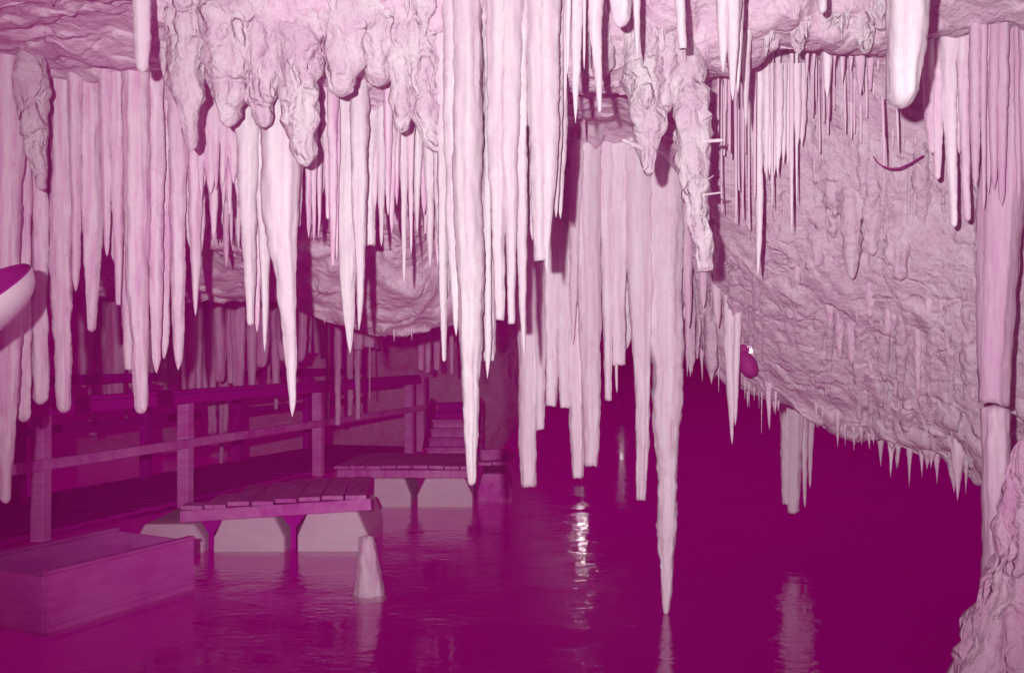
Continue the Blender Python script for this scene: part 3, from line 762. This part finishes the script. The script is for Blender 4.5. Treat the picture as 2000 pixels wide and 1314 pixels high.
# stalagmite standing in the lake
o = dripstone('stalagmite', [(722, 1200, 66), (721, 1150, 56), (720, 1110, 46), (718, 1075, 36), (715, 1048, 27)], 8.05, 'b', 'mid', to_roof=False, rough=1.2)
tag(o, 'stubby white stalagmite standing in the lake before the pontoon', 'stalagmite')


# ------------------------------------------------------------------ timber
TWIGS = [('CRUST', 1384, 276, 1413, 274, 8), ('CRUST', 1376, 232, 1390, 224, 4), ('CRUST', 1388, 379, 1410, 376, 4), ('CRUST', 1384, 350, 1394, 343, 3), ('WEDGE', 1240, 284, 1215, 273, 9), ('WEDGE', 1238, 286, 1226, 292, 5)]
def box_pts(a, b, w, h, up=Vector((0, 0, 1)), bev=0.006):
    a, b = Vector(a), Vector(b)
    u = (b - a).normalized()
    s = u.cross(up).normalized()
    t = s.cross(u).normalized()
    V = []
    for p in (a, b):
        for i, j in ((-1, -1), (1, -1), (1, 1), (-1, 1)):
            cx, cy = i * w / 2, j * h / 2
            V.append(p + s * (cx - i * bev) + t * cy)
            V.append(p + s * cx + t * (cy - j * bev))
    def loop(k):
        o = k * 8
        return [o + 0, o + 2, o + 3, o + 5, o + 4, o + 6, o + 7, o + 1]
    A = [0, 2, 3, 5, 4, 6, 7, 1]
    fa = [A[::-1], [i + 8 for i in A]]
    for i in range(8):
        j = (i + 1) % 8
        fa.append([A[i], A[j], A[j] + 8, A[i] + 8])
    return V, fa


def beam(name, a, b, w, h, mat, parent, up=Vector((0, 0, 1)), sag=0.0):
    L0 = parent.location
    V, fa = box_pts(Vector(a) - L0, Vector(b) - L0, w, h, up)
    for v in V:
        q = v * 3.0 + L0
        v += Vector((mn.noise(q), mn.noise(q + Vector((7, 0, 0))), mn.noise(q + Vector((0, 7, 0))))) * 0.006
    return mesh_obj(name, V, fa, M[mat], parent)


RA, RB = Vector((-3.47, 8.1, 0)), Vector((-1.34, 15.7, 0))
RU = (RB - RA).normalized()
RS = Vector((-RU.y, RU.x, 0))        # towards the far side of the walkway
def rl(t, z, off=0.0):
    p = RA + (RB - RA) * t + RS * off
    return Vector((p.x, p.y, z))
r = empty('wooden_railing', rl(0, .4))
tag(r, 'weathered wooden railing of posts and two rails on near side of the walkway', 'railing', 'walkway railings')
for t in (-.3, 0.0, .245, .596, .97, 1.03):
    beam('post', rl(t, 0.38, .07), rl(t, 1.42 if t < 1 else 1.5, .07), .115, .10, 'wood', r, up=RU)
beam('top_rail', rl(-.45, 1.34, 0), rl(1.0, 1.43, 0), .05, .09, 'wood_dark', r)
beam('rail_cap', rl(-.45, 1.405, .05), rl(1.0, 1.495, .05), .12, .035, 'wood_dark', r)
beam('middle_rail', rl(-.45, .93, 0), rl(.596, 1.0, 0), .045, .08, 'wood_x', r)
beam('middle_rail', rl(.597, 1.0, 0), rl(1.03, 1.03, 0), .045, .08, 'wood_x', r)
r = empty('wooden_railing', rl(0, .4, 1.6))
tag(r, 'dim wooden railing on the far side of the walkway', 'railing', 'walkway railings')
for t in (-.1, .2, .45, .7, .95):
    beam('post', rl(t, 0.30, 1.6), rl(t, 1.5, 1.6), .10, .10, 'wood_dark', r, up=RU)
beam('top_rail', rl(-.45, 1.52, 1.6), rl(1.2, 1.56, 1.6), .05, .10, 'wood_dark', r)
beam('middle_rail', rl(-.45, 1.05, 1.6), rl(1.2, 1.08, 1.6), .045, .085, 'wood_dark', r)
# walkway deck of cross planks, coloured dark to stand in for shade
wk = empty('walkway', rl(0, .36, .8))
tag(wk, 'dim floating plank walkway behind the near railing', 'walkway')
n = 62
for i in range(n):
    t = -.42 + 1.5 * i / n
    z = .415 + (rnd() - .5) * .008
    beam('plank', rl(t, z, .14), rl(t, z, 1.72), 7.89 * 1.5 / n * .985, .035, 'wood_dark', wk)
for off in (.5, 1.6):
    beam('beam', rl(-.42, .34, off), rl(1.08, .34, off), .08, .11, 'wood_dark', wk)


def float_block(name, parent, c, w, dep, h, mat='float'):
    """foam float with chamfered top and tucked-in foot"""
    prof = [(-.36, -.62), (.36, -.62), (.47, -.3), (.5, 0), (.5, .4), (.37, .94), (.34, 1.0), (-.34, 1.0), (-.37, .94), (-.5, .4), (-.5, 0), (-.47, -.3)]
    c = Vector(c) - parent.location
    V, fa = [], []
    k = len(prof)
    ys = (0, .03, dep - .03, dep)
    for iy, y in enumerate(ys):
        s = .97 if iy in (0, 3) else 1.0
        for u, v in prof:
            V.append(c + Vector((u * w * s, y, v * h * (s if v > 0 else 1))) + Vector((rnd() - .5, rnd() - .5, rnd() - .5)) * .006)
    for iy in range(3):
        for i in range(k):
            j = (i + 1) % k
            fa.append((iy * k + i, iy * k + j, iy * k + k + j, iy * k + k + i))
    fa.append(tuple(range(k))[::-1]); fa.append(tuple(range(3 * k, 4 * k)))
    return mesh_obj(name, V, fa, M[mat], parent)


# first pontoon
pt = empty('pontoon', (-2.2, 9.6, .4))
tag(pt, 'nearer plank pontoon on three pale floats, behind the stalagmite', 'pontoon', 'floating pontoons')
fz = lambda x: .395 + (x + 2.95) / 1.65 * .10
for x0, x1 in ((-3.42, -2.79), (-2.71, -2.06), (-1.95, -1.31)):
    xm = (x0 + x1) / 2
    float_block('float', pt, (xm, 9.85 + .02 * xm, 0), x1 - x0, 1.2, fz(xm) - (.108 if xm > -3 else .13))
beam('edge_beam', (-2.96, 9.66, fz(-2.96) - .055), (-1.27, 9.74, fz(-1.27) - .055), .05, .105, 'wood_x', pt)
for i in range(8):
    xa = -2.86 + i * .208
    y0 = 9.64 + (xa + 2.96) * .047
    ln = max(.2, min(1.5, (xa + 3.47 - .431 - .10) / .38))
    za = fz(xa) + .022 + (rnd() - .5) * .012
    beam('plank', (xa, y0, za), (xa - .1 * ln, y0 + ln, za + .004), .186, .035, 'deck', pt)
for xm in (-2.755, -2.005):
    V, fa = [], []
    zt = fz(xm) - .13
    c = Vector((xm, 9.9, 0)) - pt.location
    for y in (0, .05):
        for u, z in ((-.11, zt), (.11, zt), (.026, zt - .12), (.022, -.1), (-.022, -.1), (-.026, zt - .12)):
            V.append(c + Vector((u, y, z)))
    fa = [tuple(range(6)), tuple(range(6, 12))[::-1]] + [(i, i + 6, (i + 1) % 6 + 6, (i + 1) % 6) for i in range(6)]
    mesh_obj('bracket', V, fa, M['wood_dark'], pt)
# second pontoon
pt = empty('pontoon', (-.9, 12.8, .4))
tag(pt, 'farther plank pontoon with weathered floats, beside the longest white stalactite', 'pontoon', 'floating pontoons')
for x0, x1, yy in ((-1.74, -1.19, 12.75), (-1.12, -.46, 12.75), (-.42, .0, 13.25)):
    float_block('float', pt, ((x0 + x1) / 2, yy, 0), x1 - x0, 1.1, .345, 'float' if x1 < -.1 else 'wood_x')
beam('edge_beam', (-2.05, 12.70, .40), (-.42, 12.66, .40), .05, .09, 'deck', pt)
for i in range(11):
    xa = -2.0 + i * .185
    beam('plank', (xa, 12.66 if xa < -.4 else 13.1, .475 + (rnd() - .5) * .012), (xa + .12, 14.2, .49), .17, .035, 'deck', pt)
beam('kerb_board', (-.38, 13.3, .56), (-.03, 13.5, .56), .05, .13, 'wood_x', pt)
# steps at the far end
st = empty('wooden_steps', at(880, 890, 15.2))
tag(st, 'pale wooden steps climbing at the far end of the walkway', 'steps')
for i in range(6):
    y = 15.0 + i * .26
    z = .43 + i * .115
    beam('riser', (-1.18 + i * .012, y, z), (-.52, y, z), .03, .10, 'wood_x' if i < 4 else 'wood_dark', st)
    beam('tread', (-1.2 + i * .012, y + .13, z + .066), (-.5, y + .13, z + .066), .25, .028, 'wood_x' if i < 4 else 'wood_dark', st)
for xx in (-1.22, -.48):
    beam('stringer', (xx, 14.95, .40), (xx, 16.5, 1.05), .04, .22, 'wood_dark', st)

# ------------------------------------------------------------------ punt at lower left
pu = empty('punt', (-2.9, 7.6, 0))
tag(pu, 'open flat-sided wooden punt afloat at lower left', 'boat')
A_ = Vector((-2.97, 6.9, 0)); B_ = Vector((-2.43, 8.21, 0)); v_ = Vector((-.72, .40, 0))
D_ = A_ + v_; E_ = B_ + v_
def panel(name, a, b, z0, z1, flare=0.0):
    n = 1
    for i in range(n):
        za, zb = z0 + (z1 - z0) * i / n, z0 + (z1 - z0) * (i + 1) / n
        beam(name, Vector((a.x, a.y, (za + zb) / 2)), Vector((b.x, b.y, (za + zb) / 2 + .012)), .032, (zb - za) - .003, 'punt', pu)
panel('side_board', A_, B_, -.1, .37)
panel('side_board', D_, E_, -.1, .37)
panel('end_board', A_ + v_ * .03, D_ - v_ * .03, -.1, .36)
panel('end_board', B_ + v_ * .03, E_ - v_ * .03, -.1, .37)
for i in range(5):
    k = (i + .5) / 5
    beam('bottom_board', A_ + v_ * k + Vector((0, 0, -.04)), B_ + v_ * k + Vector((0, 0, -.04)), .155, .02, 'punt', pu)
beam('rubbing_strake', A_ + Vector((.02, -.008, .055)), B_ + Vector((.02, -.008, .067)), .02, .03, 'punt', pu)
beam('gunwale', A_ + Vector((0, 0, .385)), B_ + Vector((0, 0, .397)), .06, .024, 'punt', pu)
beam('gunwale', D_ + Vector((0, 0, .385)), E_ + Vector((0, 0, .397)), .06, .024, 'punt', pu)


# ------------------------------------------------------------------ lamps and cable
def lathe(name, prof, mat, parent, loc, axis, n=40, smooth=True):
    """prof: (radius, height along axis)"""
    axis = Vector(axis).normalized()
    q = axis.to_track_quat('Z', 'Y')
    V, fa = [], []
    for r_, h in prof:
        for j in range(n):
            a = 2 * PI * j / n
            V.append(q @ Vector((r_ * math.cos(a), r_ * math.sin(a), h)) + Vector(loc) - parent.location)
    for i in range(len(prof) - 1):
        for j in range(n):
            j2 = (j + 1) % n
            fa.append((i * n + j, i * n + j2, i * n + n + j2, i * n + n + j))
    return mesh_obj(name, V, fa, M[mat], parent, smooth)


for nm, xa, ya, xb, yb, w in TWIGS:
    par = CRUST if nm == 'CRUST' else WEDGE
    a_, b_ = at(xa, ya, 5.12), at(xb, yb, 5.06)
    l_ = (b_ - a_).length; r_ = w / 2 / F * 5.1
    lathe('helictite', [(r_ * 1.2, -.05), (r_ * 1.1, 0), (r_ * .8, l_ * .4), (r_ * .95, l_ * .6), (r_ * .7, l_ * .9), (r_ * .1, l_)], 'white', par, a_, b_ - a_, n=10)

# reflector bowl at the left frame edge
dl = 4.55
cpos = at(-163, 632, dl)
k_ = dl / F
ls = empty('floodlight', cpos)
tag(ls, 'white bowl-shaped floodlight reflector with dark inside, at left edge', 'floodlight')
R_ = 237 * k_; Dp = 80 * k_
ax = Vector((-0.37, -0.375, 0.82)).normalized()
prof = [(R_ * t, -Dp * math.sqrt(max(0, 1 - t ** 4))) for t in [math.sin(i / 22 * PI / 2) for i in range(23)]]
prof[0] = (0.004, -Dp)
bw = lathe('reflector_bowl', prof, 'shade_white', ls, cpos, ax)
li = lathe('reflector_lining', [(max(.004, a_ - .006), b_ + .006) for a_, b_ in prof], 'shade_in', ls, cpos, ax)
li.parent = bw
lathe('bulb', [(.002, -.02), (.035, -.04), (.045, -.08), (.03, -Dp + .03), (.025, -Dp + .01)], 'shade_in', ls, cpos, ax)
beam('bracket', cpos - Vector((R_ * .9, 0, 0)), cpos + Vector((-.6, .5, .2)), .03, .03, 'metal_dark', ls)

# wall lamp
wd = wall_d(1462, 690) - .12
wl = empty('wall_lamp', at(1450, 700, wd))
tag(wl, 'small dark wall lamp with tilted shade, lighting the rock behind it', 'lamp')
kk = wd / F
c1 = at(1458, 706, wd)
sh = Vector((-.30, -.55, .80)).normalized()
sh2 = Vector((-0.42, 0.62, 0.66)).normalized()
lathe('shade', [(.002, -31 * kk), (9 * kk, -30 * kk), (15 * kk, -22 * kk), (18 * kk, -10 * kk), (18 * kk, 0), (14 * kk, 14 * kk), (8 * kk, 26 * kk), (5 * kk, 31 * kk), (.002, 32 * kk)], 'metal_dark', wl, c1 + Vector((0, 0, -2 * kk)), Vector((-.38, .25, .9)))
V = []
arc = [at(1434, 693, wd), at(1436, 686, wd), at(1442, 681, wd), at(1449, 680, wd), at(1456, 681, wd), at(1458, 688, wd)]
for i in range(len(arc) - 1):
    beam('hood', arc[i], arc[i + 1] + (arc[i + 1] - arc[i]) * .15, 16 * kk, 8 * kk, 'metal_dark', wl, up=Vector((0, 1, 0)))
beam('bracket', at(1450, 690, wd), at(1458, 700, wd + .2), .015, .015, 'metal_dark', wl)
gb = at(1464, 684, wd + .03)
lathe('bulb', [(.001, -.018), (.012, -.013), (.017, 0), (.012, .013), (.001, .018)], 'bulb', wl, gb, (0, 0, 1), n=14)

# two lamps on posts far out on the lake, seen only as glints
for (px, py, d_), lab in (((1137, 724, 20.0), 'lit globe lamp on a post, behind the tall pale cluster'), ((1214, 706, 36.0), 'far lit globe lamp, farthest over the lake')):
    g = at(px, py, d_); gr = .06
    lp = empty('post_lamp', (g.x, g.y, 0))
    tag(lp, lab, 'lamp', 'lit lamps over the lake')
    beam('post', (g.x, g.y, -.5), (g.x, g.y, g.z - .06), .05, .05, 'wood_dark', lp, up=Vector((0, 1, 0)))
    lathe('globe', [(.001, -gr)] + [(gr * math.sin(PI * i / 8), -gr * math.cos(PI * i / 8)) for i in range(1, 8)] + [(.001, gr)], 'glow' if d_ < 30 else 'bulb', lp, g, (0, 0, 1), n=20)

# cable slung on the right wall
pts = [(1705, 306), (1712, 316), (1724, 325), (1740, 330), (1758, 329), (1778, 320), (1803, 305)]
cb = empty('cable', at(1750, 320, 5.65))
tag(cb, 'dark cable slung in a shallow curve on the upper right wall', 'cable')
P3 = [at(px, py, 5.65 - .05 * math.sin(i / 6 * PI)) for i, (px, py) in enumerate(pts)]
V, fa = [], []
for i, p in enumerate(P3):
    r_ = .003 + .0025 * i / 6
    for j in range(8):
        a = 2 * PI * j / 8
        V.append(p + Vector((0, math.cos(a), math.sin(a))) * r_ * 1.2 - cb.location)
    if i:
        for j in range(8): fa.append(((i - 1) * 8 + j, (i - 1) * 8 + (j + 1) % 8, i * 8 + (j + 1) % 8, i * 8 + j))
mesh_obj('cable_sheath', V, fa, M['metal_dark'], cb, True)

# ------------------------------------------------------------------ added magenta haze that tints and lifts the dark tones
m, nt, out = new_mat('tint_haze')
pv = N(nt, 'ShaderNodeVolumePrincipled')
pv.inputs['Color'].default_value = (1.0, 0.02, 0.55, 1)
pv.inputs['Density'].default_value = 0.0055
nt.links.new(pv.outputs[0], out.inputs['Volume'])
V = [(x, y, z) for x in (-260, 260) for y in (-31, 610) for z in (-2.5, 4.9)]
hz = mesh_obj('haze', V, [(0, 1, 3, 2), (4, 6, 7, 5), (0, 4, 5, 1), (2, 3, 7, 6), (0, 2, 6, 4), (1, 5, 7, 3)], m)
tag(hz, 'faint magenta haze added to lift the dark tones of the cave', 'haze', kind='stuff')
